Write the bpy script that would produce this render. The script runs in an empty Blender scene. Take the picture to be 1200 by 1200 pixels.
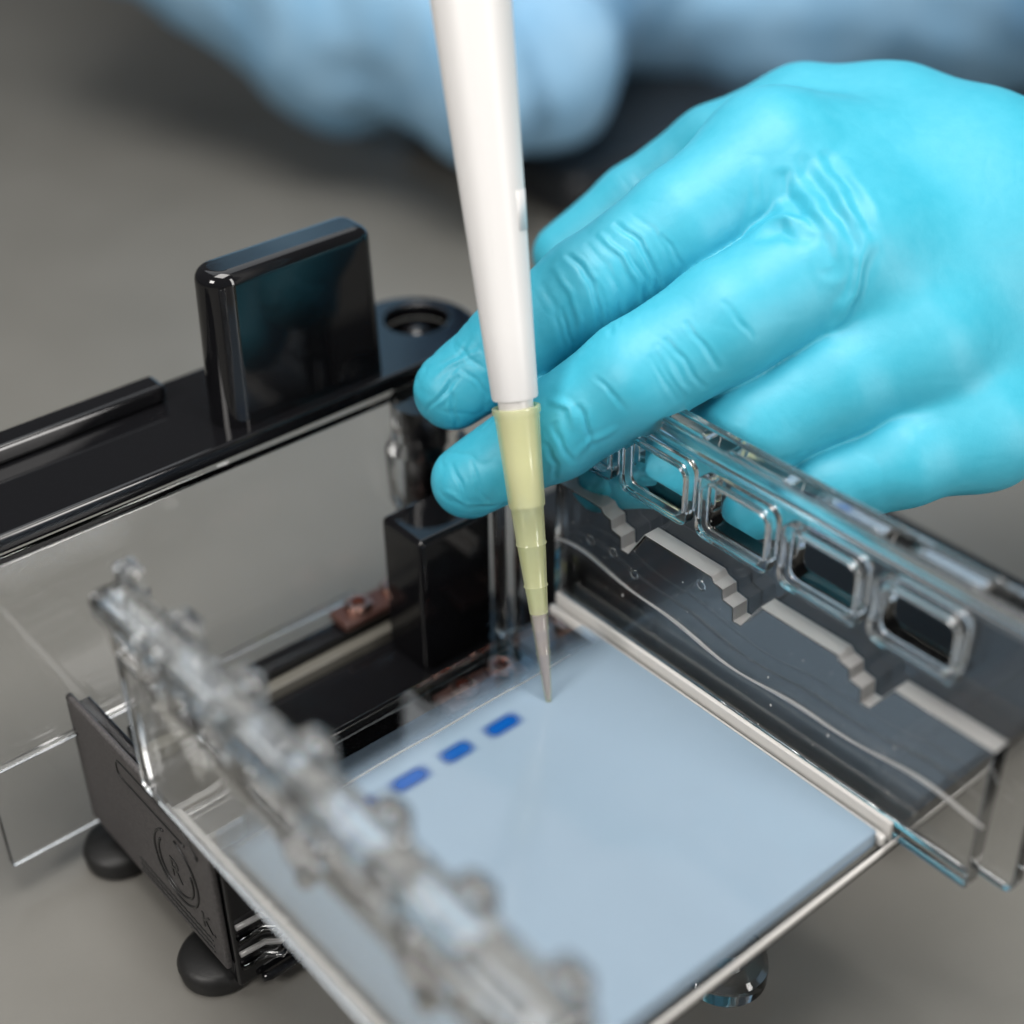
import bpy, bmesh, math, random
import numpy as np
from mathutils import Vector, Matrix

S = 0.001                                   # everything below is written in millimetres
scene = bpy.context.scene
COL = scene.collection
rng = np.random.default_rng(7)

# ------------------------------------------------------------------ camera
cam_d = bpy.data.cameras.new("camera")
cam = bpy.data.objects.new("camera", cam_d)
COL.objects.link(cam)
RIGHT = Vector((0.762035, -0.647407, -0.012903))
UP = Vector((0.376638, 0.426939, 0.822111))
FWD = Vector((0.526732, 0.631337, -0.569181))
mw = Matrix((RIGHT, UP, -FWD)).transposed().to_4x4()
mw.translation = Vector((-142.585, -161.124, 236.807)) * S
cam.matrix_world = mw
cam_d.sensor_fit = 'HORIZONTAL'
cam_d.sensor_width = 36.0
cam_d.lens = 1804.08 / 1200.0 * 36.0
cam_d.clip_start = 0.01
cam_d.clip_end = 50.0
cam_d.dof.use_dof = True
cam_d.dof.focus_distance = 0.280
cam_d.dof.aperture_fstop = 5.4
cam_d.dof.aperture_blades = 9
scene.camera = cam

# ------------------------------------------------------------------ world and lamps
world = bpy.data.worlds.new("World")
scene.world = world
world.use_nodes = True
wn = world.node_tree.nodes
wn["Background"].inputs[0].default_value = (0.93, 0.97, 1.0, 1)
wn["Background"].inputs[1].default_value = 0.08

def area(name, loc, target, size, power, color=(1, 1, 1), size_y=None):
    l = bpy.data.lights.new(name, 'AREA')
    l.energy = power
    l.color = color
    l.size = size
    if size_y:
        l.shape = 'RECTANGLE'
        l.size_y = size_y
    o = bpy.data.objects.new(name, l)
    COL.objects.link(o)
    o.location = Vector(loc) * S
    d = (Vector(target) - Vector(loc))
    o.rotation_euler = d.to_track_quat('-Z', 'Y').to_euler()
    return o

area("softbox_overhead", (-40, 0, 800), (10, 20, 60), 0.40, 6.0, (1.0, 0.97, 0.93))
area("softbox_side", (-520, -40, 420), (0, 30, 70), 0.18, 2.4, (1.0, 0.96, 0.92))
area("softbox_front", (150, -560, 300), (10, 0, 60), 0.10, 2.6, (1.0, 0.97, 0.94), 0.60)
area("added_rear_lamp", (200, 420, 860), (-20, -20, 60), 0.70, 2.2, (0.93, 0.97, 1.0))  # unseen lamp added to put pale highlights on the near rail

scene.view_settings.view_transform = 'Standard'
scene.view_settings.look = 'None'
scene.view_settings.gamma = 1.0
scene.view_settings.exposure = 0.0
cy = scene.cycles
cy.max_bounces = 14
cy.transmission_bounces = 13
cy.glossy_bounces = 5
cy.diffuse_bounces = 3
cy.transparent_max_bounces = 24
cy.caustics_refractive = True
cy.caustics_reflective = True
cy.blur_glossy = 0.6
cy.sample_clamp_indirect = 6.0
cy.use_denoising = True
try:
    cy.denoiser = 'OPENIMAGEDENOISE'
except Exception:
    pass

# ------------------------------------------------------------------ materials
def mat(name, color, rough=0.5, metal=0.0, trans=0.0, ior=1.49, coat=0.0, spec=0.5, sss=0.0):
    m = bpy.data.materials.new(name)
    m.use_nodes = True
    b = m.node_tree.nodes["Principled BSDF"]
    b.inputs["Base Color"].default_value = (*color, 1)
    b.inputs["Roughness"].default_value = rough
    b.inputs["Metallic"].default_value = metal
    b.inputs["Transmission Weight"].default_value = trans
    b.inputs["IOR"].default_value = ior
    b.inputs["Coat Weight"].default_value = coat
    b.inputs["Specular IOR Level"].default_value = spec
    if sss:
        b.inputs["Subsurface Weight"].default_value = sss
        b.inputs["Subsurface Scale"].default_value = 0.002
    return m

def node(m, kind, **kw):
    n = m.node_tree.nodes.new(kind)
    for k, v in kw.items():
        setattr(n, k, v)
    return n

def link(m, a, b):
    m.node_tree.links.new(a, b)

def noise_tex(m, scale, detail=4, rough=0.6, dist=0.0):
    tc = node(m, 'ShaderNodeTexCoord')
    n = node(m, 'ShaderNodeTexNoise')
    n.inputs['Scale'].default_value = scale
    n.inputs['Detail'].default_value = detail
    n.inputs['Roughness'].default_value = rough
    n.inputs['Distortion'].default_value = dist
    link(m, tc.outputs['Object'], n.inputs['Vector'])
    return n

def bump(m, tex, dist, strength=1.0):
    b = node(m, 'ShaderNodeBump')
    b.inputs['Distance'].default_value = dist
    b.inputs['Strength'].default_value = strength
    link(m, tex, b.inputs['Height'])
    link(m, b.outputs['Normal'], m.node_tree.nodes["Principled BSDF"].inputs['Normal'])

def vary(m, tex, c0, c1, lo=0.3, hi=0.7, socket="Base Color"):
    r = node(m, 'ShaderNodeValToRGB')
    r.color_ramp.elements[0].position = lo
    r.color_ramp.elements[1].position = hi
    r.color_ramp.elements[0].color = (*c0, 1)
    r.color_ramp.elements[1].color = (*c1, 1)
    link(m, tex, r.inputs['Fac'])
    link(m, r.outputs['Color'], m.node_tree.nodes["Principled BSDF"].inputs[socket])

M = {}
M['clear'] = mat('clear_acrylic', (0.985, 0.99, 0.99), 0.0, trans=1.0)
n = noise_tex(M['clear'], 900, 3)
vary(M['clear'], n.outputs['Fac'], (0.015,) * 3, (0.06,) * 3, 0.45, 0.75, "Roughness")
n = noise_tex(M['clear'], 120, 2)
bump(M['clear'], n.outputs['Fac'], 0.0002, 0.12)
M['frosted'] = mat('worn_edge_and_glint', (0.80, 0.79, 0.78), 0.28, trans=0.74)  # worn edges, and the zigzag glints on the tub front
n = noise_tex(M['frosted'], 1500, 4)
bump(M['frosted'], n.outputs['Fac'], 0.0001, 0.4)
M['seam'] = mat('lit_seam_and_specks', (0.86, 0.84, 0.81), 0.25, trans=0.25)  # light caught by seams and front edge put into colour; also specks
M['film'] = mat('clear_film_edge', (0.95, 0.90, 0.84), 0.2, trans=0.86)
M['black'] = mat('glossy_black_plastic', (0.006, 0.006, 0.007), 0.06)
n = noise_tex(M['black'], 700, 4)
vary(M['black'], n.outputs['Fac'], (0.04,) * 3, (0.13,) * 3, 0.45, 0.8, "Roughness")
M['black_satin'] = mat('satin_black_plastic', (0.010, 0.010, 0.011), 0.5, spec=0.25)
n = noise_tex(M['black_satin'], 900, 4)
bump(M['black_satin'], n.outputs['Fac'], 0.0001, 0.3)
M['strip'] = mat('dull_grey_strip', (0.11, 0.105, 0.09), 0.35)
M['rubber'] = mat('black_rubber', (0.009, 0.009, 0.009), 0.5)
n = noise_tex(M['rubber'], 1200, 4)
bump(M['rubber'], n.outputs['Fac'], 0.0001, 0.5)
M['plate'] = mat('grey_label_plate', (0.09, 0.085, 0.085), 0.5)
n = noise_tex(M['plate'], 1600, 5)
vary(M['plate'], n.outputs['Fac'], (0.040, 0.037, 0.038), (0.085, 0.08, 0.08))
bump(M['plate'], n.outputs['Fac'], 0.0001, 0.4)
M['plate_mark'] = mat('raised_dark_mark', (0.02, 0.02, 0.02), 0.4)
M['copper'] = mat('copper_fitting', (0.55, 0.32, 0.26), 0.2, metal=1.0)
M['brown'] = mat('brown_terminal_plate', (0.055, 0.025, 0.02), 0.35)
M['white_plastic'] = mat('white_pipette_plastic', (0.71, 0.70, 0.69), 0.36, spec=0.4)
n = noise_tex(M['white_plastic'], 2500, 3)
bump(M['white_plastic'], n.outputs['Fac'], 0.00004, 0.25)
M['nozzle'] = mat('grey_nozzle_plastic', (0.72, 0.70, 0.70), 0.3)
M['sticker'] = mat('clear_sticker', (0.66, 0.655, 0.65), 0.3)

# yellow disposable tip: thin translucent polypropylene
m = M['tip'] = mat('yellow_tip_plastic', (0.94, 0.945, 0.70), 0.14)
nt = m.node_tree
out = nt.nodes['Material Output']
bs = nt.nodes['Principled BSDF']
tr = node(m, 'ShaderNodeBsdfTransparent'); tr.inputs[0].default_value = (0.985, 0.985, 0.86, 1)
tl = node(m, 'ShaderNodeBsdfTranslucent'); tl.inputs[0].default_value = (0.94, 0.96, 0.64, 1)
m1 = node(m, 'ShaderNodeMixShader'); m1.inputs[0].default_value = 0.45
link(m, bs.outputs[0], m1.inputs[1]); link(m, tl.outputs[0], m1.inputs[2])
m2 = node(m, 'ShaderNodeMixShader'); m2.inputs[0].default_value = 0.66
link(m, m1.outputs[0], m2.inputs[1]); link(m, tr.outputs[0], m2.inputs[2])
gl = node(m, 'ShaderNodeBsdfGlossy'); gl.inputs['Roughness'].default_value = 0.12
m3 = node(m, 'ShaderNodeMixShader'); m3.inputs[0].default_value = 0.055
link(m, m2.outputs[0], m3.inputs[1]); link(m, gl.outputs[0], m3.inputs[2])
link(m, m3.outputs[0], out.inputs[0])
M['tip_clear'] = m.copy()
M['tip_clear'].name = 'wetted_tip_plastic'
for q in M['tip_clear'].node_tree.nodes:
    if q.type == 'MIX_SHADER' and abs(q.inputs[0].default_value - 0.66) < 0.001:
        q.inputs[0].default_value = 0.84
    if q.type == 'BSDF_PRINCIPLED':
        q.inputs['Base Color'].default_value = (0.86, 0.87, 0.60, 1)
    if q.type == 'BSDF_TRANSPARENT':
        q.inputs[0].default_value = (0.98, 0.975, 0.95, 1)
M['liquid'] = mat('violet_sample_liquid', (0.27, 0.22, 0.35), 0.06)

# hazy agarose
m = M['gel'] = mat('hazy_agarose', (0.50, 0.61, 0.71), 0.10, ior=1.42, spec=0.5)
nt = m.node_tree
out = nt.nodes['Material Output']
bs = nt.nodes['Principled BSDF']
n = noise_tex(m, 45, 3)
vary(m, n.outputs['Fac'], (0.275, 0.365, 0.455), (0.285, 0.375, 0.465), 0.3, 0.7)
n2 = noise_tex(m, 160, 2)
bump(m, n2.outputs['Fac'], 0.0002, 0.06)
tr = node(m, 'ShaderNodeBsdfTransparent'); tr.inputs[0].default_value = (0.86, 0.93, 1.0, 1)
m2 = node(m, 'ShaderNodeMixShader'); tco = node(m, 'ShaderNodeTexCoord'); sp_ = node(m, 'ShaderNodeSeparateXYZ')
link(m, tco.outputs['Object'], sp_.inputs[0])
mr = node(m, 'ShaderNodeMapRange', interpolation_type='SMOOTHSTEP')   # the slab thins out and clears towards its wet rear edge
mr.inputs[1].default_value = 3.0 * S; mr.inputs[2].default_value = 11.5 * S
mr.inputs[3].default_value = 0.16; mr.inputs[4].default_value = 0.93
link(m, sp_.outputs[1], mr.inputs[0])
link(m, mr.outputs[0], m2.inputs[0])
link(m, bs.outputs[0], m2.inputs[1]); link(m, tr.outputs[0], m2.inputs[2])
link(m, m2.outputs[0], out.inputs[0])

# blue dye that has bled softly into the gel round each well
m = M['dye'] = mat('blue_loading_dye', (0.002, 0.075, 0.33), 0.08)
nt = m.node_tree
out = nt.nodes['Material Output']
bs = nt.nodes['Principled BSDF']
tc = node(m, 'ShaderNodeTexCoord')
sep = node(m, 'ShaderNodeSeparateXYZ')
link(m, tc.outputs['Generated'], sep.inputs[0])
prod = None
for ax, w in ((0, 0.34), (1, 0.5)):
    a = node(m, 'ShaderNodeMath', operation='PINGPONG'); a.inputs[1].default_value = 0.5
    link(m, sep.outputs[ax], a.inputs[0])
    r = node(m, 'ShaderNodeMapRange', interpolation_type='SMOOTHSTEP'); r.inputs[2].default_value = w
    link(m, a.outputs[0], r.inputs[0])
    if prod is None:
        prod = r.outputs[0]
    else:
        mm = node(m, 'ShaderNodeMath', operation='MULTIPLY')
        link(m, prod, mm.inputs[0]); link(m, r.outputs[0], mm.inputs[1])
        prod = mm.outputs[0]
tr = node(m, 'ShaderNodeBsdfTransparent')
m2 = node(m, 'ShaderNodeMixShader')
link(m, prod, m2.inputs[0]); link(m, tr.outputs[0], m2.inputs[1]); link(m, bs.outputs[0], m2.inputs[2])
link(m, m2.outputs[0], out.inputs[0])

M['glove'] = mat('turquoise_nitrile', (0.012, 0.50, 0.66), 0.50, spec=0.6)
n = noise_tex(M['glove'], 260, 5, 0.65)
vary(M['glove'], n.outputs['Fac'], (0.036, 0.38, 0.52), (0.052, 0.41, 0.55), 0.3, 0.7)
n2 = noise_tex(M['glove'], 1100, 6, 0.7, 0.8)
bump(M['glove'], n2.outputs['Fac'], 0.00025, 0.16)
M['gown'] = mat('pale_blue_gown_fabric', (0.20, 0.40, 0.60), 0.85, spec=0.2)
n = noise_tex(M['gown'], 30, 4)
vary(M['gown'], n.outputs['Fac'], (0.20, 0.40, 0.60), (0.31, 0.52, 0.71))
M['bench'] = mat('grey_bench_top', (0.17, 0.165, 0.15), 0.42)
n = noise_tex(M['bench'], 14, 6)
vary(M['bench'], n.outputs['Fac'], (0.150, 0.145, 0.130), (0.180, 0.174, 0.158))
n2 = noise_tex(M['bench'], 900, 3)
bump(M['bench'], n2.outputs['Fac'], 0.0001, 0.2)
M['shade_dark'] = mat('dark_shade_box', (0.015, 0.017, 0.02), 0.4)  # dark colour of the box added for shade

# ------------------------------------------------------------------ helpers
def tag(o, label=None, cat=None, group=None, kind=None):
    if label: o["label"] = label
    if cat: o["category"] = cat
    if group: o["group"] = group
    if kind: o["kind"] = kind
    return o

def empty(name, loc=(0, 0, 0)):
    o = bpy.data.objects.new(name, None)
    o.empty_display_size = 0.01
    COL.objects.link(o)
    o.location = Vector(loc) * S
    return o

def link_mesh(name, me, material, parent=None, smooth=True, wn=False):
    b_ = bmesh.new(); b_.from_mesh(me)
    if b_.calc_volume(signed=True) < 0:      # outward faces, so that clear things refract the right way
        bmesh.ops.reverse_faces(b_, faces=b_.faces[:]); b_.to_mesh(me)
    b_.free()
    o = bpy.data.objects.new(name, me)
    COL.objects.link(o)
    if material is not None:
        me.materials.append(M[material] if isinstance(material, str) else material)
    if smooth:
        me.polygons.foreach_set('use_smooth', [True] * len(me.polygons))
    if wn:
        md = o.modifiers.new('weighted', 'WEIGHTED_NORMAL')
        md.keep_sharp = True
    if parent is not None:
        o.parent = parent
        o.matrix_parent_inverse = Matrix.Translation(-parent.location) if parent.parent is None and parent.type == 'EMPTY' else Matrix.Identity(4)
    return o

def mesh_of(name, verts, faces):
    me = bpy.data.meshes.new(name)
    me.from_pydata([tuple(c * S for c in v) for v in verts], [], faces)
    me.update()
    return me

def rbox(name, x, y, z, bev, material, parent=None, seg=3, taper=0.0, xf=None, axis_bev=None):
    """bevelled box x=(x0,x1) ...; taper shrinks the top in x and y by that many mm per side"""
    bm = bmesh.new()
    bmesh.ops.create_cube(bm, size=1)
    for v in bm.verts:
        top = v.co.z > 0
        px = x[1] if v.co.x > 0 else x[0]
        py = y[1] if v.co.y > 0 else y[0]
        if top:
            px += -taper if v.co.x > 0 else taper
            py += -taper if v.co.y > 0 else taper
        v.co = Vector((px, py, z[1] if top else z[0]))
    if axis_bev:                            # first a large radius on the vertical edges
        es = [e for e in bm.edges if abs((e.verts[0].co - e.verts[1].co).normalized().z) > 0.8]
        bmesh.ops.bevel(bm, geom=es, offset=axis_bev, segments=6, profile=0.5, affect='EDGES')
        es = [e for e in bm.edges if len(e.link_faces) == 2 and e.calc_face_angle() > 0.7]
        bmesh.ops.bevel(bm, geom=es, offset=bev, segments=seg, profile=0.5, affect='EDGES', clamp_overlap=True)
    elif bev > 0:
        bmesh.ops.bevel(bm, geom=bm.edges[:], offset=bev, segments=seg, profile=0.5, affect='EDGES', clamp_overlap=True)
    if xf is not None:
        bm.transform(xf)
    bm.transform(Matrix.Scale(S, 4))
    bmesh.ops.recalc_face_normals(bm, faces=bm.faces[:])
    me = bpy.data.meshes.new(name)
    bm.to_mesh(me)
    bm.free()
    return link_mesh(name, me, material, parent, True, True)

def lathe(name, a, b, prof, material, parent=None, n=48, closed=False):
    """prof = [(t_mm along a->b, radius)], revolved round the axis from a towards b"""
    a = Vector(a); d = (Vector(b) - a).normalized()
    u = d.orthogonal().normalized(); w = d.cross(u)
    vs, fs = [], []
    for t, r in prof:
        for k in range(n):
            an = 2 * math.pi * k / n
            vs.append(a + d * t + (u * math.cos(an) + w * math.sin(an)) * max(r, 0.01))
    for i in range(len(prof) - 1):
        for k in range(n):
            fs.append((i * n + k, i * n + (k + 1) % n, (i + 1) * n + (k + 1) % n, (i + 1) * n + k))
    if closed:
        i = len(prof) - 1
        for k in range(n):
            fs.append((i * n + k, i * n + (k + 1) % n, (k + 1) % n, k))
    else:
        fs.append(tuple(reversed(range(n))))
        fs.append(tuple((len(prof) - 1) * n + k for k in range(n)))
    me = mesh_of(name, vs, fs)
    bm = bmesh.new(); bm.from_mesh(me)
    bmesh.ops.recalc_face_normals(bm, faces=bm.faces[:])
    bm.to_mesh(me); bm.free()
    o = link_mesh(name, me, material, parent, True)
    me.set_sharp_from_angle(angle=math.radians(40))
    return o

def tube(name, pts, r, material, parent=None, n=10):
    pts = [Vector(p) for p in pts]
    vs, fs = [], []
    for i, p in enumerate(pts):
        t = (pts[min(i + 1, len(pts) - 1)] - pts[max(i - 1, 0)]).normalized()
        u = t.cross(Vector((0.13, 0.21, 0.97))).normalized(); w = t.cross(u)
        rr = r[i] if isinstance(r, (list, tuple)) else r
        for k in range(n):
            an = 2 * math.pi * k / n
            vs.append(p + (u * math.cos(an) + w * math.sin(an)) * rr)
    for i in range(len(pts) - 1):
        for k in range(n):
            fs.append((i * n + k, i * n + (k + 1) % n, (i + 1) * n + (k + 1) % n, (i + 1) * n + k))
    fs.append(tuple(reversed(range(n))))
    fs.append(tuple((len(pts) - 1) * n + k for k in range(n)))
    return link_mesh(name, mesh_of(name, vs, fs), material, parent, True)

def round_poly(pts, r, n=5):
    """2D polygon with rounded corners"""
    out = []
    L = len(pts)
    for i in range(L):
        p0, p1, p2 = Vector(pts[i - 1]), Vector(pts[i]), Vector(pts[(i + 1) % L])
        a = (p0 - p1); b = (p2 - p1)
        rr = min(r, a.length * 0.45, b.length * 0.45)
        q0 = p1 + a.normalized() * rr; q2 = p1 + b.normalized() * rr
        for k in range(n + 1):
            t = k / n
            out.append((1 - t) ** 2 * q0 + 2 * t * (1 - t) * p1 + t * t * q2)
    return out

def plate(name, outline, holes, t0, t1, plane, bev, material, parent=None):
    """flat outline (2D, mm) with holes, extruded from t0 to t1; plane 'yz' -> along X, 'xy' -> along Z, 'xz' -> along -Y"""
    cu = bpy.data.curves.new('tmp', 'CURVE')
    cu.dimensions = '2D'
    cu.fill_mode = 'BOTH'
    cu.extrude = abs(t1 - t0) / 2 - bev
    cu.bevel_depth = bev
    cu.bevel_resolution = 4 if bev > 1 else 2
    cu.offset = -bev
    for poly in [outline] + list(holes):
        sp = cu.splines.new('POLY')
        sp.points.add(len(poly) - 1)
        for p, q in zip(sp.points, poly):
            p.co = (q[0], q[1], 0, 1)
        sp.use_cyclic_u = True
    o = bpy.data.objects.new('tmp', cu)
    COL.objects.link(o)
    dg = bpy.context.evaluated_depsgraph_get()
    me = bpy.data.meshes.new_from_object(o.evaluated_get(dg))
    bpy.data.objects.remove(o)
    bpy.data.curves.remove(cu)
    tm = (t0 + t1) / 2
    bm = bmesh.new(); bm.from_mesh(me)
    bmesh.ops.remove_doubles(bm, verts=bm.verts[:], dist=0.001)
    for v in bm.verts:
        a, b, c = v.co
        v.co = Vector({'yz': (tm + c, a, b), 'xy': (a, b, tm + c), 'xz': (a, tm - c, b)}[plane]) * S
    bmesh.ops.recalc_face_normals(bm, faces=bm.faces[:])
    bm.to_mesh(me); bm.free()
    me.name = name
    me.materials.clear()
    return link_mesh(name, me, material, parent, True, True)

# value noise in numpy, for folds
def vnoise(P, scale, seed=0):
    q = P * scale + seed * 17.31
    i = np.floor(q).astype(np.int64); fr = q - i
    fr = fr * fr * (3 - 2 * fr)
    def h(ix, iy, iz):
        n = (ix * 374761393 + iy * 668265263 + iz * 2147483647 + seed * 974711) & 0x7fffffff
        n = ((n ^ (n >> 13)) * 1274126177) & 0x7fffffff
        return ((n ^ (n >> 16)) & 0xffff) / 65535.0
    r = 0
    for dx in (0, 1):
        for dy in (0, 1):
            for dz in (0, 1):
                w = (fr[:, 0] if dx else 1 - fr[:, 0]) * (fr[:, 1] if dy else 1 - fr[:, 1]) * (fr[:, 2] if dz else 1 - fr[:, 2])
                r = r + w * h(i[:, 0] + dx, i[:, 1] + dy, i[:, 2] + dz)
    return r * 2 - 1

class Field:
    """distance field on a grid; rounded cones are blended in and the zero surface is meshed"""
    def __init__(self, lo, hi, h):
        self.lo = np.array(lo, float); self.h = h
        self.n = np.ceil((np.array(hi) - self.lo) / h).astype(int) + 1
        self.F = np.full(self.n, 50.0, np.float32)
    def copy(self):
        g = Field.__new__(Field); g.lo, g.h, g.n, g.F = self.lo, self.h, self.n, self.F.copy(); return g
    def cone(self, a, b, k):
        a = np.array(a, float); b = np.array(b, float)
        pad = max(a[3], b[3]) + k + 4 * self.h
        l = np.minimum(a[:3], b[:3]) - pad; u = np.maximum(a[:3], b[:3]) + pad
        i0 = np.clip(np.floor((l - self.lo) / self.h).astype(int), 0, self.n - 1)
        i1 = np.clip(np.ceil((u - self.lo) / self.h).astype(int) + 1, 1, self.n)
        ax = [(self.lo[d] + self.h * np.arange(i0[d], i1[d])).astype(np.float32) for d in range(3)]
        X = ax[0][:, None, None]; Y = ax[1][None, :, None]; Z = ax[2][None, None, :]
        ab = (b - a)[:3]; L2 = float(ab @ ab)
        t = ((X - a[0]) * ab[0] + (Y - a[1]) * ab[1] + (Z - a[2]) * ab[2]) / max(L2, 1e-6)
        t = np.clip(t, 0, 1)
        d = np.sqrt((X - a[0] - t * ab[0]) ** 2 + (Y - a[1] - t * ab[1]) ** 2 + (Z - a[2] - t * ab[2]) ** 2)
        d = d - (a[3] + t * (b[3] - a[3]))
        sl = tuple(slice(i0[d_], i1[d_]) for d_ in range(3))
        self.F[sl] = smin(self.F[sl], d, k)
    def mesh(self):
        F = self.F; s = F < 0
        c = [s[i:s.shape[0] - 1 + i, j:s.shape[1] - 1 + j, k:s.shape[2] - 1 + k] for i in (0, 1) for j in (0, 1) for k in (0, 1)]
        anyc = c[0].copy(); allc = c[0].copy()
        for q in c[1:]:
            anyc |= q; allc &= q
        act = np.argwhere(anyc & ~allc)
        idx = np.full(anyc.shape, -1, np.int64)
        idx[act[:, 0], act[:, 1], act[:, 2]] = np.arange(len(act))
        P = np.zeros((len(act), 3)); cnt = np.zeros(len(act))
        cor = [(i, j, k) for i in (0, 1) for j in (0, 1) for k in (0, 1)]
        val = {q: F[act[:, 0] + q[0], act[:, 1] + q[1], act[:, 2] + q[2]].astype(float) for q in cor}
        for q in cor:
            for d in range(3):
                if q[d] == 0:
                    w = list(q); w[d] = 1; w = tuple(w)
                    f0, f1 = val[q], val[w]
                    cr = (f0 < 0) != (f1 < 0)
                    t = np.where(cr, f0 / np.where(cr, f0 - f1, 1), 0)
                    pt = np.tile(np.array(q, float), (len(act), 1)); pt[:, d] = t
                    P[cr] += pt[cr]; cnt[cr] += 1
        P = (P / cnt[:, None] + act) * self.h + self.lo
        faces = []
        for d in range(3):
            sl0 = [slice(None)] * 3; sl1 = [slice(None)] * 3
            sl0[d] = slice(0, -1); sl1[d] = slice(1, None)
            cr = np.argwhere(s[tuple(sl0)] != s[tuple(sl1)])
            e1, e2 = (d + 1) % 3, (d + 2) % 3
            ok = (cr[:, e1] > 0) & (cr[:, e2] > 0) & (cr[:, e1] < s.shape[e1] - 1) & (cr[:, e2] < s.shape[e2] - 1)
            cr = cr[ok]
            ins = s[cr[:, 0], cr[:, 1], cr[:, 2]]
            qs = []
            for o1, o2 in ((1, 1), (0, 1), (0, 0), (1, 0)):
                r = cr.copy(); r[:, e1] -= o1; r[:, e2] -= o2
                qs.append(idx[r[:, 0], r[:, 1], r[:, 2]])
            q = np.stack(qs, 1)
            q[~ins] = q[~ins][:, ::-1]
            faces.append(q)
        return P, np.concatenate(faces)

def smin(a, b, k):
    if k <= 0:
        return np.minimum(a, b)
    h = np.maximum(k - np.abs(a - b), 0) / k
    return np.minimum(a, b) - h * h * k * 0.25

def np_mesh(name, P, Q):
    me = bpy.data.meshes.new(name)
    me.vertices.add(len(P))
    me.vertices.foreach_set('co', (P * S).astype(np.float32).ravel())
    me.loops.add(len(Q) * 4)
    me.loops.foreach_set('vertex_index', Q.astype(np.int32).ravel())
    me.polygons.add(len(Q))
    me.polygons.foreach_set('loop_start', np.arange(0, len(Q) * 4, 4, dtype=np.int32))
    me.update(calc_edges=True)
    me.validate()
    return me

def vnormals(P, Q):
    n = np.cross(P[Q[:, 2]] - P[Q[:, 0]], P[Q[:, 3]] - P[Q[:, 1]])
    N = np.zeros_like(P)
    for k in range(4):
        np.add.at(N, Q[:, k], n)
    return N / np.maximum(np.linalg.norm(N, axis=1, keepdims=True), 1e-9)

def relax(P, Q, it, lam=0.5):
    A = np.concatenate([Q[:, [0, 1]], Q[:, [1, 2]], Q[:, [2, 3]], Q[:, [3, 0]]])
    for _ in range(it):
        acc = np.zeros_like(P); c = np.zeros(len(P))
        np.add.at(acc, A[:, 0], P[A[:, 1]]); np.add.at(acc, A[:, 1], P[A[:, 0]])
        np.add.at(c, A[:, 0], 1); np.add.at(c, A[:, 1], 1)
        P = P + lam * (acc / np.maximum(c, 1)[:, None] - P)
    return P

# ------------------------------------------------------------------ setting: the bench top
bench = rbox('bench_top', (-900, 1500), (-700, 1500), (-30, 0), 2, 'bench')
tag(bench, 'grey laboratory bench top', 'bench', kind='structure')

# ------------------------------------------------------------------ gel tray (clear, with notched ledges and slotted rails)
tray = empty('gel_tray', (-20, -18, 38))
tag(tray, 'clear acrylic gel tray with notched ledges and slotted side rails', 'gel tray')
rbox('tray_floor', (-62.2, 27.5), (-61.4, 24), (37.5, 41.0), 0.5, 'clear', tray, 2)
rbox('front_lip', (-61.5, 27.0), (-62.1, -61.5), (40.0, 41.3), 0.25, 'seam', tray, 2)  # pale bar: white highlight of the front edge put into colour

def notch_profile():
    p = [(25, 41.2), (-76, 41.2), (-76, 71.5)]
    for k in (-2, -1, 0):
        y = 28.6 * k
        p += [(y + 0.3, 71.5), (y + 4.4, 65.0), (y + 6.3, 65.0), (y + 6.5, 67.8), (y + 9.0, 68.2), (y + 9.3, 70.2), (y + 11.2, 70.6), (y + 12.0, 71.5)]
    p += [(25, 71.5)]
    q = []
    for a in p:                              # drop the points that would run past the end of the wall
        if a[0] > -76.01:
            q.append(a)
    return q

prof = notch_profile()
def rail_outline(y0, y1, zb, zt):
    return round_poly([(y0, zb), (y1, zb), (y1, zt), (y0, zt)], 2.0)
def rail_windows(first, last):
    w = []
    for k in range(first, last + 1):
        c = 0.4 - 19.3 * k
        w.append(round_poly([(c - 7.4, 78.2), (c + 7.4, 78.2), (c + 7.4, 88.4), (c - 7.4, 88.4)], 2.2))
    return w

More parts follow.
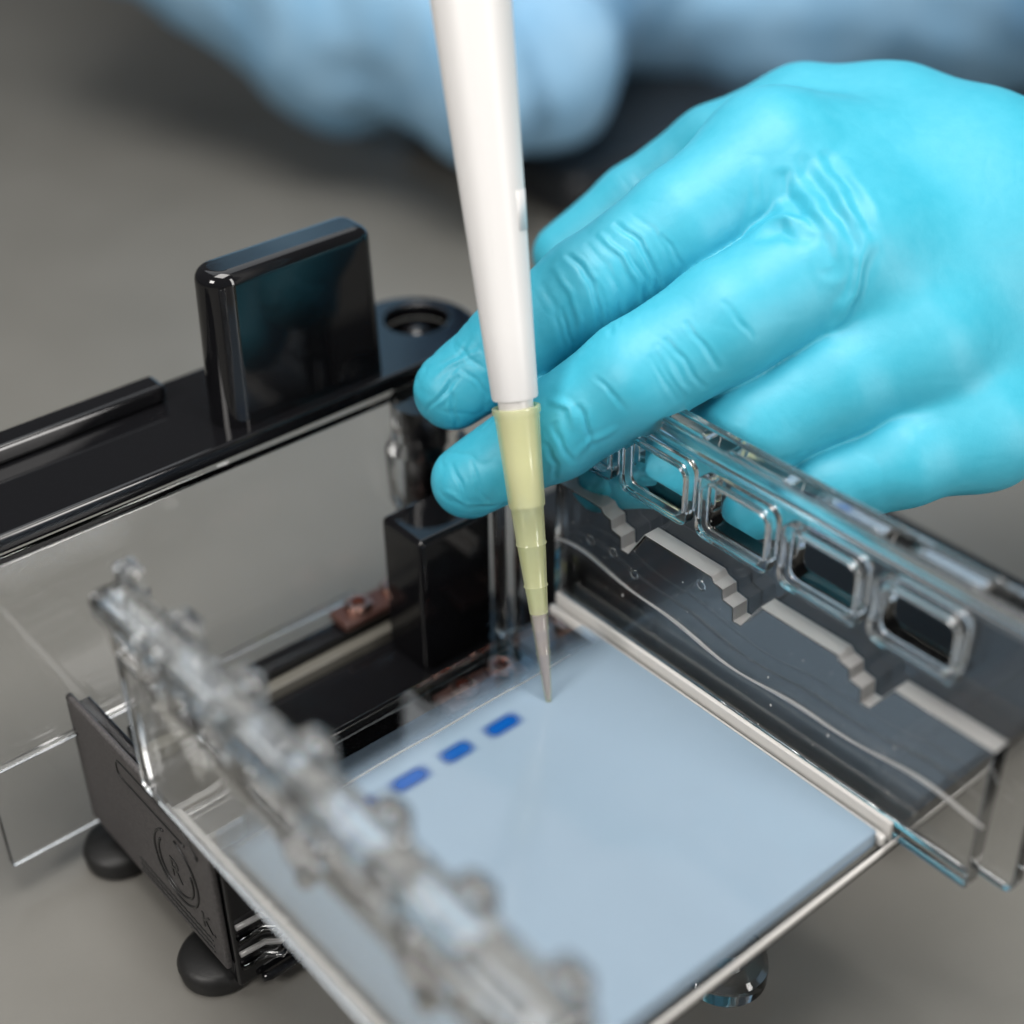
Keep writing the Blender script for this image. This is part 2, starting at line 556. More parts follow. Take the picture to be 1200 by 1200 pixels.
for side in (1, -1):
    def sx(x):                               # mirrored about the middle of the tray
        return x if side > 0 else -38.6 - x
    a, b = sorted((sx(23.7), sx(27.55)))
    plate('notched_ledge', prof, [], a, b, 'yz', 0.25, 'clear', tray)
    a, b = sorted((sx(27.7), sx(31.2)))
    wall = plate('side_wall', rail_outline(-82, 26, 41.6 if side > 0 else 49.0, 94.5 if side > 0 else 91.0), rail_windows(-1, 3), a, b, 'yz', 0.45, 'clear', tray)
    # thicker moulded frame round each slot
    for k in range(-1, 4):
        c = 0.4 - 19.3 * k
        a, b = sorted((sx(25.3), sx(27.6)))
        plate('slot_frame', round_poly([(c - 8.7, 76.7), (c + 8.7, 76.7), (c + 8.7, 89.9), (c - 8.7, 89.9)], 2.6),
              [round_poly([(c - 7.3, 78.3), (c + 7.3, 78.3), (c + 7.3, 88.3), (c - 7.3, 88.3)], 2.2)], a, b, 'yz', 0.32, 'clear', tray)
    a, b = sorted((sx(26.4), sx(33.2)))
    if side > 0:
        rbox('top_rail', (a, b), (-82.4, 26.4), (91.0, 95.2), 0.9, 'clear', tray, 3)
    else:                                    # the near rail is slimmer and carries rounded lugs
        rbox('top_rail', (-72.4, -64.8), (-82.4, 26.4), (87.4, 92.4), 1.5, 'clear', tray, 4)
        for k in range(-2, 5):
            c = -7.6 - 17.2 * k
            rbox('rail_lug', (-66.6, -62.2), (c - 2.8, c + 2.8), (86.5, 93.6), 1.6, 'clear', tray, 4)
    # seams where wall meets floor, the light they catch put into pale colour
    a, b = sorted((sx(20.6), sx(22.2)))
    rbox('floor_seam', (a, b), (-61.5, 23.5), (41.1, 43.2), 0.5, 'seam', tray, 2)
    a, b = sorted((sx(22.6), sx(23.6)))
    rbox('floor_seam', (a, b), (-61.5, 23.5), (41.1, 45.4), 0.3, 'seam', tray, 2)
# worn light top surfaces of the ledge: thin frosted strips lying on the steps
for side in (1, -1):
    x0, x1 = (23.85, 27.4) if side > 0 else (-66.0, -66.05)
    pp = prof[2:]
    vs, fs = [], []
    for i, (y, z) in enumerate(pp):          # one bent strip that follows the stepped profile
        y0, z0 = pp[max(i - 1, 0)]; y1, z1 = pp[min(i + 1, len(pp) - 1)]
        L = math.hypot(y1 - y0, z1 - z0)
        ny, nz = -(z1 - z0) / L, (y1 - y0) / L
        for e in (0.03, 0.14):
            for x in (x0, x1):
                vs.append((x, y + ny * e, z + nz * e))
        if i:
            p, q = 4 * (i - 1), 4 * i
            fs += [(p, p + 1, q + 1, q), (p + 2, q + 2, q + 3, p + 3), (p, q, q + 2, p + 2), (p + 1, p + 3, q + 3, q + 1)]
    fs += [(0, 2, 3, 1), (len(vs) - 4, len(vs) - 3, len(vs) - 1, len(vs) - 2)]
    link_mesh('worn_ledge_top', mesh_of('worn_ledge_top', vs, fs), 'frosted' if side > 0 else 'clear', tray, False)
# dried waterline along the right ledge
pts = []
for i in range(60):
    t = i / 59
    y = 27 - 104 * t
    pts.append((23.5, min(y, 24.5), 56.3 + 2.2 * math.sin(t * 9.0) * 0.45 - 3.2 * math.exp(-((t - 0.1) / 0.12) ** 2) * -0.6 + 0.5 * math.sin(t * 23)))
tube('waterline', pts, [0.22 + 0.2 * math.sin(i * 0.21) ** 2 for i in range(60)], 'frosted', tray, 8)
# little dimples in the ledge face
for y, z in ((14.5, 63.0), (8.2, 63.4), (-14.5, 68.6), (2.4, 61.5)):
    lathe('moulding_dimple', (23.62, y, z), (23.0, y, z), [(0, 0.9), (0.12, 1.2), (0.25, 1.15), (0.2, 0.8), (0.05, 0.75)], 'clear', tray, 20, True)
# dried specks on the ledge face
sb = bmesh.new()
for k in range(34):
    y = -60 + 80 * rng.random(); z = 46 + 23 * rng.random(); r = 0.06 + 0.22 * rng.random() ** 3
    mtx = Matrix.Translation(Vector((23.66, y, z)) * S) @ Matrix.Diagonal((r * 0.3 * S, r * S, r * (1 + rng.random()) * S, 1))
    bmesh.ops.create_icosphere(sb, subdivisions=1, radius=1, matrix=mtx)
sme = bpy.data.meshes.new('dried_specks'); sb.to_mesh(sme); sb.free()
tag(link_mesh('dried_specks', sme, 'seam', tray), kind='stuff')
# clear foot under the open end
lathe('clear_foot', (8, -41, 0.05), (8, -41, 40), [(0, 8), (3.5, 8), (4.5, 7), (4.6, 4.2), (20, 3.4), (37.4, 3.4)], 'clear', tray, 40)

# ------------------------------------------------------------------ gel
gel = empty('agarose_gel', (-20, -26, 41))
tag(gel, 'hazy pale blue gel slab with blue dye in its wells, lying in the clear tray', 'gel')
rbox('slab', (-58.6, 20.4), (-60.5, 13.0), (41.05, 45.0), 0.7, 'gel', gel, 3)
for y, x0, x1, r in ((7.2, -57, 12, 0.25),):
    tube('comb_mark', [(x0 + (x1 - x0) * k / 12, y + 0.12 * math.sin(k * 1.7), 44.96) for k in range(13)], [r * (0.4 + 0.6 * math.sin(math.pi * k / 12)) for k in range(13)], 'frosted' if y > 0 else 'gel', gel, 10)
for k, x in enumerate((-42.3, -31.8, -21.3, -10.6)):
    w_ = 4.7 + 0.35 * math.sin(k * 2.3); sk = 0.5 * math.sin(k * 1.3)
    vs = [(x - w_ + 2 * w_ * i / 6 + sk * (j - 1.5) * 0.3, -2.1 + 5.6 * j / 3 + 0.12 * math.sin(i * 1.9 + k), 45.05) for j in range(4) for i in range(7)]
    link_mesh('dye_band', mesh_of('dye_band', vs, [(j * 7 + i, j * 7 + i + 1, j * 7 + i + 8, j * 7 + i + 7) for j in range(3) for i in range(6)]), 'dye', gel)
# ------------------------------------------------------------------ pipette
TIP_AXIS = [8.25, 18.25, 98.35]
T0 = Vector((0.0, 0.0, 45.05)); T1 = Vector(TIP_AXIS)
AX = (T1 - T0).normalized()
pip = empty('pipette', T0)
tag(pip, 'white pipette with a yellow disposable tip dipping into the gel', 'pipette')
# radii along the axis from the orifice, mm
def sh(o, i, w=0.45):                        # outer wall up, inner wall down: a real shell
    return o + [(t, max(r - w, 0.16)) for t, r in reversed(i)]
outer = [(0, 0.62), (2, 0.88), (9.3, 1.30), (9.6, 1.46), (10.0, 1.32), (14.1, 1.52), (14.4, 1.68), (14.8, 1.54), (17.5, 1.70),
         (22.4, 2.06), (22.7, 2.26), (23.2, 2.10), (30.4, 2.62), (30.7, 2.84), (31.2, 2.68), (37.5, 3.0), (37.9, 3.32),
         (46, 3.62), (53.6, 4.0), (53.8, 4.08), (54.6, 4.08), (54.9, 4.32), (55.9, 4.34), (56.0, 4.2)]
inner = [(t, r) for t, r in outer if t not in (9.6, 14.4, 22.7, 30.7)]
def cut(p, a, b):
    return [(t, r) for t, r in p if a <= t <= b]
tip = lathe('tip', T0, T1, sh(cut(outer, 17.5, 60), cut(inner, 17.5, 60)), 'tip', pip, 48, True)
lathe('tip_point', T0, T1, sh(cut(outer, 0, 17.5), cut(inner, 0, 17.5), 0.28), 'tip_clear', tip, 40, True)
lathe('liquid', T0, T1, [(0.4, 0.22), (2, 0.56), (9.3, 0.98), (14.1, 1.20), (17.0, 1.36), (17.4, 0.8)], 'liquid', tip, 24)
lathe('nozzle', T0, T1, [(37.6, 1.6), (37.8, 2.45), (53, 3.1), (57.6, 3.12), (58.2, 3.1)], 'nozzle', pip, 40)
lathe('barrel', T0, T1, [(57.4, 3.6), (57.5, 4.02), (57.9, 4.14), (70, 4.62), (90, 5.42), (110, 6.2), (122, 6.68), (150, 7.7), (172, 8.3), (173, 8.3)], 'white_plastic', pip, 64)
# faint sticker on the barrel
d = AX
u0 = Vector((-0.62, -0.78, 0.0)); u0 = (u0 - d * u0.dot(d)).normalized(); w0 = d.cross(u0)
vs, fs = [], []
for i in range(2):
    t = 86.5 + i * 6.8
    r = 4.62 + (t - 70) * 0.0398 + 0.05
    for k in range(9):
        an = math.radians(48 + k * 5)
        vs.append(T0 + d * t + (u0 * math.cos(an) + w0 * math.sin(an)) * r)
for k in range(8):
    fs.append((k, k + 1, 9 + k + 1, 9 + k))
st = link_mesh('sticker', mesh_of('sticker', vs, fs), 'sticker', pip)
sm = st.modifiers.new('thickness', 'SOLIDIFY'); sm.thickness = 0.00006; sm.offset = 0

# ------------------------------------------------------------------ buffer chamber behind and under the tray
ch = empty('buffer_chamber', (0, 60, 0))
tag(ch, 'glossy black and clear buffer chamber with an upright black grip behind the gel tray', 'buffer chamber')
# top plate with rounded end and a screw recess
def arc(cx, cy, r, a0, a1, n=14):
    return [(cx + r * math.cos(math.radians(a0 + (a1 - a0) * k / n)), cy + r * math.sin(math.radians(a0 + (a1 - a0) * k / n))) for k in range(n + 1)]
outl = arc(31.5, 81.2, 14.8, -90, 90) + arc(-75, 81.2, 14.8, 90, 270)
hole = arc(35, 83.5, 7.0, 0, 345, 23)
top_plate = plate('top_plate', outl, [hole], 76.4, 80.0, 'xy', 0.7, 'black', ch)
lathe('screw_recess', (35, 83.5, 68), (35, 83.5, 80), [(0, 6.8), (0.5, 7.4), (8.3, 7.4), (8.3, 6.9), (1.2, 6.6), (1.1, 0.5)], 'black', ch, 36)
lathe('recess_screw', (35, 83.5, 69.2), (35, 83.5, 80), [(0, 4.4), (5.2, 4.4), (6.8, 3.9), (8.2, 2.6), (8.9, 0.8), (9.0, 0.1)], 'black', ch, 28)
rbox('rear_rib', (-84, -24), (88, 94), (80.05, 84.0), 1.0, 'black', ch, 3)
grip = plate('grip', arc(-16.4, 74.5, 5.3, 90, 270, 20) + arc(13.4, 72.6, 3.4, -90, 0, 8) + arc(13.4, 76.4, 3.4, 0, 90, 8), [], 77.0, 112.3, 'xy', 2.6, 'black', ch)
for v in grip.data.vertices:                 # slight draft towards the top
    f_ = 1 - 0.045 * (v.co.z / S - 80) / 32
    v.co.x = (v.co.x / S + 2.4) * f_ * S - 2.4 * S
    v.co.y = (v.co.y / S - 74.5) * f_ * S + 74.5 * S
# clear back panel with bright lip under the top plate
rbox('back_panel', (-84, 30), (63.6, 66.0), (8, 76.3), 0.5, 'clear', ch, 2)
tube('panel_lip', [(-84, 66.6, 75.4), (30, 66.6, 75.4)], 0.7, 'clear', ch, 12)
rbox('panel_rib', (-84, 0), (62.0, 63.5), (33.5, 34.4), 0.2, 'clear', ch, 2)
# clear threaded stand-off
lathe('stand_off', (19, 60.5, 46), (19, 60.5, 76), [(0, 5.5), (0.8, 7.2), (6, 7.6), (7, 8.4), (20, 8.8), (22, 7.0), (30.3, 7.0)], 'clear', ch, 40)
lathe('stand_off_core', (19, 60.5, 48), (19, 60.5, 76), [(0, 2.2), (1, 3.0), (27, 3.0), (28, 2.8)], 'black', ch, 24)
# black tub under the tray
rbox('tub_floor', (-64.2, 46), (15.4, 62), (4, 9), 0.8, 'black', ch, 2)
rbox('tub_end', (-64.4, -61.6), (15.4, 64), (9.2, 40.0), 0.5, 'black', ch, 2)
rbox('tub_front', (-64.4, 46), (12.6, 15.2), (4, 35.5), 0.9, 'black', ch, 3)
rbox('inner_ledge', (-58, 22), (53.5, 58.5), (9.1, 33.5), 0.6, 'black', ch, 2)
rbox('clear_strip', (-58, 22), (50.2, 53.2), (9.2, 31.6), 0.4, 'strip', ch, 2)
rbox('inner_ledge', (-58, 22), (33.0, 50.0), (9.1, 29.5), 0.6, 'black', ch, 2)
rbox('corner_post', (-1.5, 16.5), (36.0, 49.0), (29.7, 62.0), 1.2, 'black', ch, 3)
rbox('clear_corner', (16.9, 21.5), (33.0, 37.0), (29.7, 68.0), 0.9, 'clear', ch, 3)
rbox('side_reservoir', (52, 118), (-42, 72), (3, 30), 3.5, 'black_satin', ch, 4)
# zigzag reflections on the tub front, shaped as pale tubes
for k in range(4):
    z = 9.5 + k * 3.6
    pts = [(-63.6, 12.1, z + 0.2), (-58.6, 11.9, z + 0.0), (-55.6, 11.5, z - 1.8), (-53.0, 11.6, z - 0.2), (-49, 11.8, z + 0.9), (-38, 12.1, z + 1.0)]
    tube('zigzag_glint', pts, 0.55, 'frosted' if k % 2 else 'clear', ch, 12)
lathe('front_screw', (-52.5, 12.7, 7.2), (-52.5, 10, 7.2), [(0, 2.2), (0.9, 2.2), (1.3, 1.7), (1.0, 1.5), (0.9, 0.1)], 'black', ch, 28)
tube('front_lip', [(-60, 12.0, 4.2), (-58.5, 11.6, 4.0), (-20, 11.6, 4.0), (44, 11.6, 4.0)], 0.9, 'black', ch, 10)
# clear side brackets on the left
rbox('side_bracket', (-59.5, -48), (30, 31.6), (31, 35.5), 0.4, 'frosted', ch, 2)
rbox('side_bracket', (-59.5, -50), (19, 20.6), (31, 35.0), 0.4, 'frosted', ch, 2)
# label plate with raised emblem on the left end
lab = rbox('label_plate', (-66.0, -64.6), (13.4, 66), (9.5, 42.0), 0.6, 'plate', ch, 3)
# feet
for x, y in ((-63.5, 22.5), (-63.5, 60), (44, 24), (44, 66), (112, -34), (112, 60), (60, -34)):
    lathe('rubber_foot', (x, y, 0.05), (x, y, 10), [(0, 6.4), (0.6, 7.2), (3.2, 7.6), (4.6, 7.0), (5.2, 6.0), (5.3, 2)], 'rubber', ch, 36)
# terminals: brown plates with copper ring fittings
for (x, y, z, w) in ((1.5, 57.0, 36.0, 1), (2.0, 22.4, 33.5, 1), (25.5, 23.5, 33.5, 0)):
    tp = rbox('terminal_plate', (x - 11, x + 9), (y - 4.4, y + 2.4) if w else (y - 6, y + 5), (z - 2.4, z), 0.8, 'brown', ch, 3)
    for dx in ((-5.2, 4.2) if w else (0,)):
        lathe('terminal_ring', (x + dx, y - 0.8, z + 0.05), (x + dx, y - 0.8, z + 3), [(0, 3.2), (0.9, 3.1), (1.5, 2.4), (1.5, 1.6), (0.6, 1.3), (0, 1.3)], 'copper', ch, 32, True)

# emblem: a raised ring, two curved strokes, a letter and rows of fine print
def plate_tube(name, yz, r):
    return tube(name, [(-66.05, y, z) for y, z in yz], r, 'plate_mark', ch, 8)
def ring_pts(cy, cz, ry, rz, a0, a1, n=24):
    return [(cy + ry * math.cos(math.radians(a0 + (a1 - a0) * k / n)), cz + rz * math.sin(math.radians(a0 + (a1 - a0) * k / n))) for k in range(n + 1)]
plate_tube('emblem_ring', ring_pts(27.5, 25.0, 7.6, 8.2, 100, 430, 40), 0.28)
plate_tube('emblem_ring', ring_pts(27.5, 25.0, 6.0, 6.4, 160, 400, 30), 0.28)
def text_mark(body, y, z, size):
    cu = bpy.data.curves.new('tmp', 'FONT')
    cu.body = body; cu.size = size; cu.extrude = 0.12
    o = bpy.data.objects.new('tmp', cu); COL.objects.link(o)
    dg = bpy.context.evaluated_depsgraph_get()
    me = bpy.data.meshes.new_from_object(o.evaluated_get(dg))
    bpy.data.objects.remove(o); bpy.data.curves.remove(cu)
    for v in me.vertices:
        a, b, c = v.co
        v.co = Vector((-66.05 - c, y - a, z + b)) * S
    me.flip_normals()
    me.materials.clear()
    return link_mesh('raised_letters', me, 'plate_mark', ch, False)
text_mark('K.', 20.2, 16.5, 5.6)
text_mark('R', 30.0, 22.0, 7.0)
for i in range(3):
    plate_tube('fine_print', [(44 - 0.55 * k, 14.6 - i * 1.5 + 0.12 * math.sin(k * 1.9)) for k in range(50)], 0.16)
plate_tube('emblem_frame', round_poly([(16.5, 35), (22, 39.2), (46, 39.2), (46, 35), (24, 35)], 2, 3), 0.22)

# ------------------------------------------------------------------ dark box added for the shade behind the hand
box = rbox('shade_box', (212, 330), (225, 330), (0.05, 20), 6, 'shade_dark', None, 4)
tag(box, 'dark box added as the shade behind the gloved hand, out of focus', 'shade box')

# ------------------------------------------------------------------ person: gloved left hand and blue gown
HAND = {
    'index_finger': [(12.48, 41.72, 88.77, 7.66), (22.48, 35.96, 96.9, 9.03), (36.43, 29.92, 106.63, 9.61), (54.15, 23.37, 115.75, 11.37), (74.02, 19.59, 122.94, 13.97)],
    'middle_finger': [(7.31, 31.02, 75.63, 7.28), (19.83, 20.8, 86.43, 9.19), (30.1, 10.38, 98.43, 10.17), (46.2, 4.18, 106.45, 10.94), (71.58, -1.41, 113.19, 12.91)],
    'ring_finger': [(31.68, 18.6, 72.1, 5.97), (38.63, 7.69, 76.98, 7.47), (47.84, -4.05, 88.29, 9.76), (61.66, -11.17, 94.94, 10.67), (76.32, -16.62, 98.95, 12.32)],
    'little_finger': [(45.76, -6.11, 70.02, 5.5), (53.77, -16.19, 76.79, 7.61), (66.04, -24.34, 82.64, 9.13), (81.25, -29.78, 85.4, 11.14)],
    'thumb': [(55.96, 57.71, 97.55, 7.14), (69.42, 51.29, 106.4, 8.87), (84.06, 42.92, 115.93, 10.54), (98.04, 32.71, 121.06, 12.92), (107.75, 18.34, 119.38, 14.53)],
    'palm': [((75.63, 20.97, 122.43, 13.41), (109.91, 0.13, 113.48, 17.75)), ((71.58, -1.41, 113.19, 12.28), (105.8, -7.51, 109.99, 17.46)), ((76.32, -16.62, 98.95, 12.01), (104.56, -11.42, 104.5, 17.46)), ((80.95, -30.12, 84.75, 10.5), (106.25, -17.96, 95.29, 15.9)), ((107.75, 18.34, 119.38, 14.53), (115.36, 1.66, 111.43, 17.18)), ((109.91, 0.13, 113.48, 17.75), (104.56, -11.42, 104.5, 17.46)), ((108.3, -8.49, 105.93, 18.47), (147.53, -15.82, 107.76, 17.27)), ((147.53, -15.82, 107.76, 17.27), (188.47, -21.33, 109.67, 17.83)), ((78.71, 23.58, 121.15, 11.93), (73.09, -0.28, 112.32, 12.05)), ((74.6, 0.84, 111.45, 11.81), (79.39, -14.59, 97.01, 11.53))],
}
CREASES = [
    ([[56.96, 8.99, 118.22], [60.61, 7.27, 119.7], [63.45, 4.62, 119.39], [64.12, 1.86, 116.94], [63.37, -1.8, 112.19]], 1.0, 0.81),
    ([[57.08, 7.72, 116.93], [60.03, 5.91, 117.65], [61.93, 2.9, 116.07]], 1.3, -0.76),
    ([[65.28, 10.22, 125.54], [64.42, 5.48, 119.48], [64.62, 1.47, 115.22], [64.05, -1.53, 111.36]], 1.3, -1.02),
    ([[70.52, 10.01, 126.63], [69.9, 4.09, 119.49], [70.23, -1.46, 113.64]], 1.3, -0.86),
    ([[75.57, 8.79, 126.44], [74.71, 3.04, 119.26], [73.89, -0.99, 114.04]], 1.2, -0.76),
    ([[64.98, 16.61, 125.32], [63.38, 13.84, 120.76], [60.04, 12.43, 116.11]], 1.1, 0.37),
    ([[70.33, -4.0, 116.19], [65.4, -6.77, 108.56], [60.7, -7.41, 103.49]], 1.1, 0.76),
    ([[24.7, 30.13, 111.82], [24.91, 26.51, 107.99], [23.99, 23.45, 103.76], [22.76, 20.88, 99.76]], 0.7, -0.15),
    ([[25.62, 25.67, 107.72], [25.17, 22.68, 103.99], [24.41, 20.41, 100.77]], 0.5, -0.3),
    ([[27.65, 29.71, 114.08], [28.12, 25.69, 110.06], [27.43, 22.29, 105.65], [26.41, 19.4, 101.5]], 0.7, 0.22),
    ([[30.54, 28.76, 115.71], [31.35, 24.59, 111.82], [30.94, 21.06, 107.53], [30.19, 18.05, 103.5]], 0.75, -0.6),
    ([[32.06, 23.75, 111.55], [32.12, 20.29, 107.77], [31.84, 17.57, 104.5]], 0.5, -0.3),
    ([[33.49, 27.65, 117.2], [34.65, 23.52, 113.7], [34.55, 20.03, 109.74], [34.08, 17.06, 106.0]], 0.8, -0.25),
    ([[36.26, 26.8, 118.82], [37.76, 22.61, 115.56], [37.94, 19.07, 111.8], [37.73, 16.04, 108.25]], 0.7, 0.5),
    ([[38.47, 21.77, 115.29], [39.12, 18.3, 112.04], [39.38, 15.57, 109.26]], 0.5, -0.3),
    ([[39.09, 25.79, 120.32], [40.75, 21.59, 117.2], [41.06, 18.05, 113.56], [40.97, 15.03, 110.13]], 0.7, -0.6),
    ([[42.04, 24.44, 121.55], [43.67, 20.4, 118.59], [43.96, 16.99, 115.07], [43.86, 14.08, 111.75]], 0.6, -0.15),
    ([[44.38, 19.56, 118.32], [45.15, 16.21, 115.3], [45.51, 13.61, 112.75]], 0.5, -0.3),
    ([[1.26, 36.04, 91.41], [5.48, 35.38, 94.59], [8.4, 34.66, 96.49]], 0.5, -0.4),
    ([[6.08, 34.64, 94.32], [5.5, 33.03, 91.99], [4.38, 31.05, 88.76]], 0.5, -0.4),
    ([[4.94, 37.6, 96.55], [8.63, 36.57, 98.83], [12.81, 34.2, 100.05]], 0.6, 0.3),
    ([[6.66, 37.9, 98.47], [9.64, 36.54, 99.72], [12.62, 36.35, 102.27]], 0.5, -0.25),
    ([[10.53, 37.54, 101.65], [10.9, 34.88, 99.05], [12.34, 32.25, 97.46]], 0.5, -0.25),
    ([[9.35, 35.02, 97.77], [10.86, 31.99, 95.8], [11.11, 29.43, 93.2]], 0.5, -0.25),
    ([[14.04, 14.35, 98.5], [15.6, 12.01, 97.35], [14.81, 10.2, 94.62]], 0.9, 0.45),
    ([[16.5, 10.11, 97.84], [16.01, 7.5, 94.49], [15.79, 5.67, 92.25]], 0.6, -0.5),
    ([[12.85, 12.99, 94.14], [12.81, 9.97, 90.75], [12.94, 8.05, 88.74]], 0.6, -0.45),
    ([[12.76, 6.78, 90.68], [15.84, 6.18, 92.87], [19.67, 4.39, 94.42]], 0.6, 0.3),
    ([[10.39, 12.48, 91.29], [10.69, 9.4, 88.16], [8.97, 8.59, 85.68]], 0.6, -0.3),
    ([[0.28, 27.4, 84.44], [0.12, 24.86, 81.47], [-0.1, 22.72, 78.9]], 0.5, -0.3),
    ([[3.01, 25.08, 84.39], [2.2, 22.04, 80.28], [3.05, 19.47, 78.2]], 0.5, -0.25),
    ([[-2.6, 26.01, 80.23], [-0.63, 22.36, 78.0], [3.16, 19.6, 78.45]], 0.5, 0.2),
    ([[33.87, 2.5, 110.74], [34.85, -1.32, 107.41], [35.6, -4.51, 104.56]], 0.6, -0.35),
    ([[30.26, 3.57, 108.59], [31.35, -0.35, 105.25], [32.33, -4.18, 101.91]], 0.6, -0.38),
    ([[28.46, 3.55, 106.9], [29.27, -0.69, 102.95], [29.85, -3.18, 100.72]], 0.6, 0.3),
    ([[26.99, 3.91, 105.94], [27.35, 0.28, 102.24], [27.93, -2.43, 99.77]], 0.5, -0.25),
    ([[41.38, 1.25, 112.8], [42.2, -1.67, 110.31], [43.12, -4.69, 107.81]], 0.6, -0.22),
    ([[18.85, 8.6, 103.61], [19.43, 5.89, 101.14], [20.58, 2.7, 98.66]], 0.6, -0.22),
    ([[33.6, -9.57, 84.8], [40.27, -13.53, 86.58], [45.49, -16.83, 87.76]], 0.8, -0.3),
]
GOWN = [
    ((169.78, 414.56, 110.28, 56.54), (189.91, 316.47, 72.81, 47.39), 10),
    ((189.91, 316.47, 72.81, 47.39), (194.77, 251.09, 57.51, 34.12), 10),
    ((194.77, 251.09, 57.51, 34.12), (307.04, 322.22, 64.61, 46.12), 10),
    ((307.04, 322.22, 64.61, 46.12), (518.61, 448.24, 119.07, 146.34), 30),
    ((518.61, 448.24, 119.07, 146.34), (616.19, 452.33, 178.77, 163.63), 30),
    ((544.81, 389.46, 148.38, 109.53), (466.44, 202.7, 79.54, 60.31), 30),
    ((466.44, 202.7, 79.54, 60.31), (342.78, 51.68, 78.7, 39.91), 15),
    ((518.61, 448.24, 119.07, 146.34), (419.71, 502.99, 123.41, 129.71), 30),
    ((340.87, 331.27, 53.24, 44.57), (366.97, 275.41, 50.57, 46.84), 20),
    ((366.97, 275.41, 50.57, 46.84), (413.16, 210.72, 56.7, 47.14), 20),
    ((518.6, 448.2, 119, 146), (560, 520, 420, 150), 40),
    ((560, 520, 420, 150), (560, 540, 620, 130), 40),
    ((480, 560, 600, 75), (300, 520, 380, 62), 30),
    ((300, 520, 380, 62), (170, 414, 115, 57), 20),
    ((600, 440, 560, 80), (560, 330, 300, 66), 30),
    ((560, 330, 300, 66), (466, 203, 85, 60), 25),
]
person = empty('person', (300, 250, 0))
tag(person, 'person in a pale blue gown, turquoise gloved hand with two fingers steadying the pipette', 'person')

def chain(fd, pts, k):
    for a, b in zip(pts[:-1], pts[1:]):
        fd.cone(a, b, k)

lo, hi = (-12, -62, 58), (172, 82, 150)
HH = 0.45
palm = Field(lo, hi, HH)
for a, b in HAND['palm']:
    palm.cone(a, b, 9.0)
total = None
for fn, kp in (('index_finger', 5.0), ('middle_finger', 5.0), ('ring_finger', 5.0), ('little_finger', 5.0), ('thumb', 8.0)):
    fd = Field(lo, hi, HH)
    chain(fd, HAND[fn], 2.0)
    fd.F = smin(fd.F, palm.F, kp)
    total = fd.F if total is None else smin(total, fd.F, 0.7)
palm.F = total
P, Q = palm.mesh()
del total
P = relax(P, Q, 3, 0.5)
Nn = vnormals(P, Q)
# folds of the glove: drawn creases, knuckle wrinkles and a loose uneven skin
fw = np.array(FWD)
facing = np.clip(-(Nn @ fw) * 2.2, 0, 1)
def flat(p):
    p = np.asarray(p, float)
    return np.stack([p @ np.array(RIGHT), p @ np.array(UP)], -1)
disp = np.zeros(len(P))
PF = flat(P)
wob = np.stack([vnoise(P, 0.35, 3), vnoise(P, 0.35, 4)], 1) * 0.45
for pts, w, amp in CREASES:
    q = flat(pts)
    w = w * 0.78 if w < 0.95 else w
    best = np.full(len(P), 1e9); tt = np.zeros(len(P))
    L = len(q) - 1
    sel = ((PF > q.min(0) - 4) & (PF < q.max(0) + 4)).all(1)
    if not sel.any():
        continue
    X = PF[sel] + wob[sel]
    bb = np.full(len(X), 1e9); ts = np.zeros(len(X))
    for i in range(L):
        e = q[i + 1] - q[i]
        t = np.clip(((X - q[i]) @ e) / (e @ e), 0, 1)
        dd = np.linalg.norm(X - q[i] - t[:, None] * e, axis=1)
        m_ = dd < bb
        bb[m_] = dd[m_]; ts[m_] = ((i + t) / L)[m_]
    env = np.sin(np.pi * np.clip(ts * 0.86 + 0.07, 0, 1)) ** 0.6
    g = np.exp(-(bb / w) ** 2) - 0.22 * np.exp(-((bb - 1.9 * w) / (0.9 * w)) ** 2)
    disp[sel] += 0.92 * amp * env * g * facing[sel]
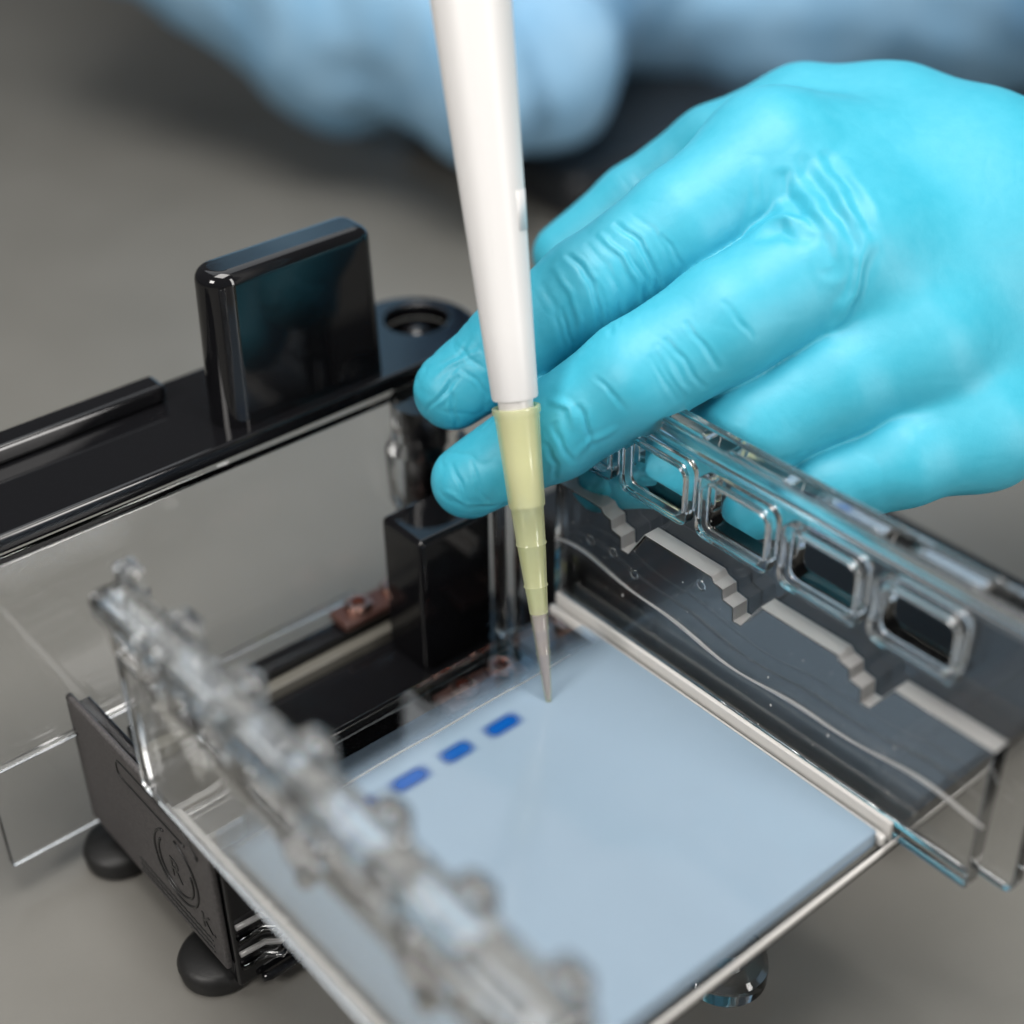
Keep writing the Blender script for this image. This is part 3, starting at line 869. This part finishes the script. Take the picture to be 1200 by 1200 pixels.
def along(pts):
    """distance along a finger from its tip, and distance from its axis"""
    best = np.full(len(P), 1e9); s = np.zeros(len(P)); acc = 0
    for a, b in zip(pts[:-1], pts[1:]):
        a3, b3 = np.array(a[:3]), np.array(b[:3]); e = b3 - a3; Ln = np.linalg.norm(e)
        t = np.clip(((P - a3) @ e) / (Ln * Ln), 0, 1)
        d = np.linalg.norm(P - a3 - t[:, None] * e, axis=1) - (a[3] + t * (b[3] - a[3]))
        m_ = d < best
        best[m_] = d[m_]; s[m_] = (acc + t * Ln)[m_]; acc += Ln
    return s, best
warp = vnoise(P, 0.22, 11) * 1.6 + vnoise(P, 0.5, 12) * 0.6
for fn, joints in (('index_finger', ((30, 10.0, 0.04), (8, 6.0, 0.05))), ('middle_finger', ((40, 9, 0.04), (8, 5, 0.05))), ('ring_finger', ((30, 6, 0.10),)), ('thumb', ((20, 6, 0.10),))):
    s, dist = along(HAND[fn])
    near = np.clip(1 - np.abs(dist) / 2.5, 0, 1)
    for j, wdt, am in joints:
        ph = (s + warp) * 2 * np.pi / 2.6
        r = (1 - np.abs(np.sin(ph / 2))) ** 2.2
        disp += -am * 1.6 * r * np.exp(-((s - j) / wdt) ** 2) * near * np.clip(0.5 + 1.2 * vnoise(P, 0.2, 21), 0, 1)
# fine diagonal tension lines and softness
rid = (1 - np.abs(vnoise(P + 2.0 * np.stack([vnoise(P, 0.2, 41), vnoise(P, 0.2, 42), vnoise(P, 0.2, 43)], 1), 0.16, 44))) ** 7
tipw = np.zeros(len(P))
for fn in ('index_finger', 'middle_finger', 'ring_finger'):
    s_, d_ = along(HAND[fn])
    tipw = np.maximum(tipw, np.exp(-(np.maximum(s_ - 4, 0) / 9) ** 2) * (np.abs(d_) < 2.5))
disp -= rid * (0.035 + 0.20 * tipw)
disp += 0.06 * vnoise(P, 0.12, 31) + 0.012 * vnoise(P, 0.9, 32)
P = P + Nn * disp[:, None]
glove = link_mesh('glove', np_mesh('glove', P, Q), 'glove', person)
glove["label"] = 'turquoise nitrile glove on the left hand'

# gown: torso, left sleeve and the hanging right sleeve
gf = Field((60, -120, 8), (800, 760, 700), 6.0)
for a, b, k in GOWN:
    gf.cone(a, b, k)
GP, GQ = gf.mesh()
GP = relax(GP, GQ, 3, 0.5)
GN = vnormals(GP, GQ)
fold = np.abs(vnoise(GP * np.array([1, 1, 0.45]), 0.020, 5)) * 20 - 8 + vnoise(GP, 0.06, 6) * 2.5
GP = GP + GN * fold[:, None]
link_mesh('gown', np_mesh('gown', GP, GQ), 'gown', person)
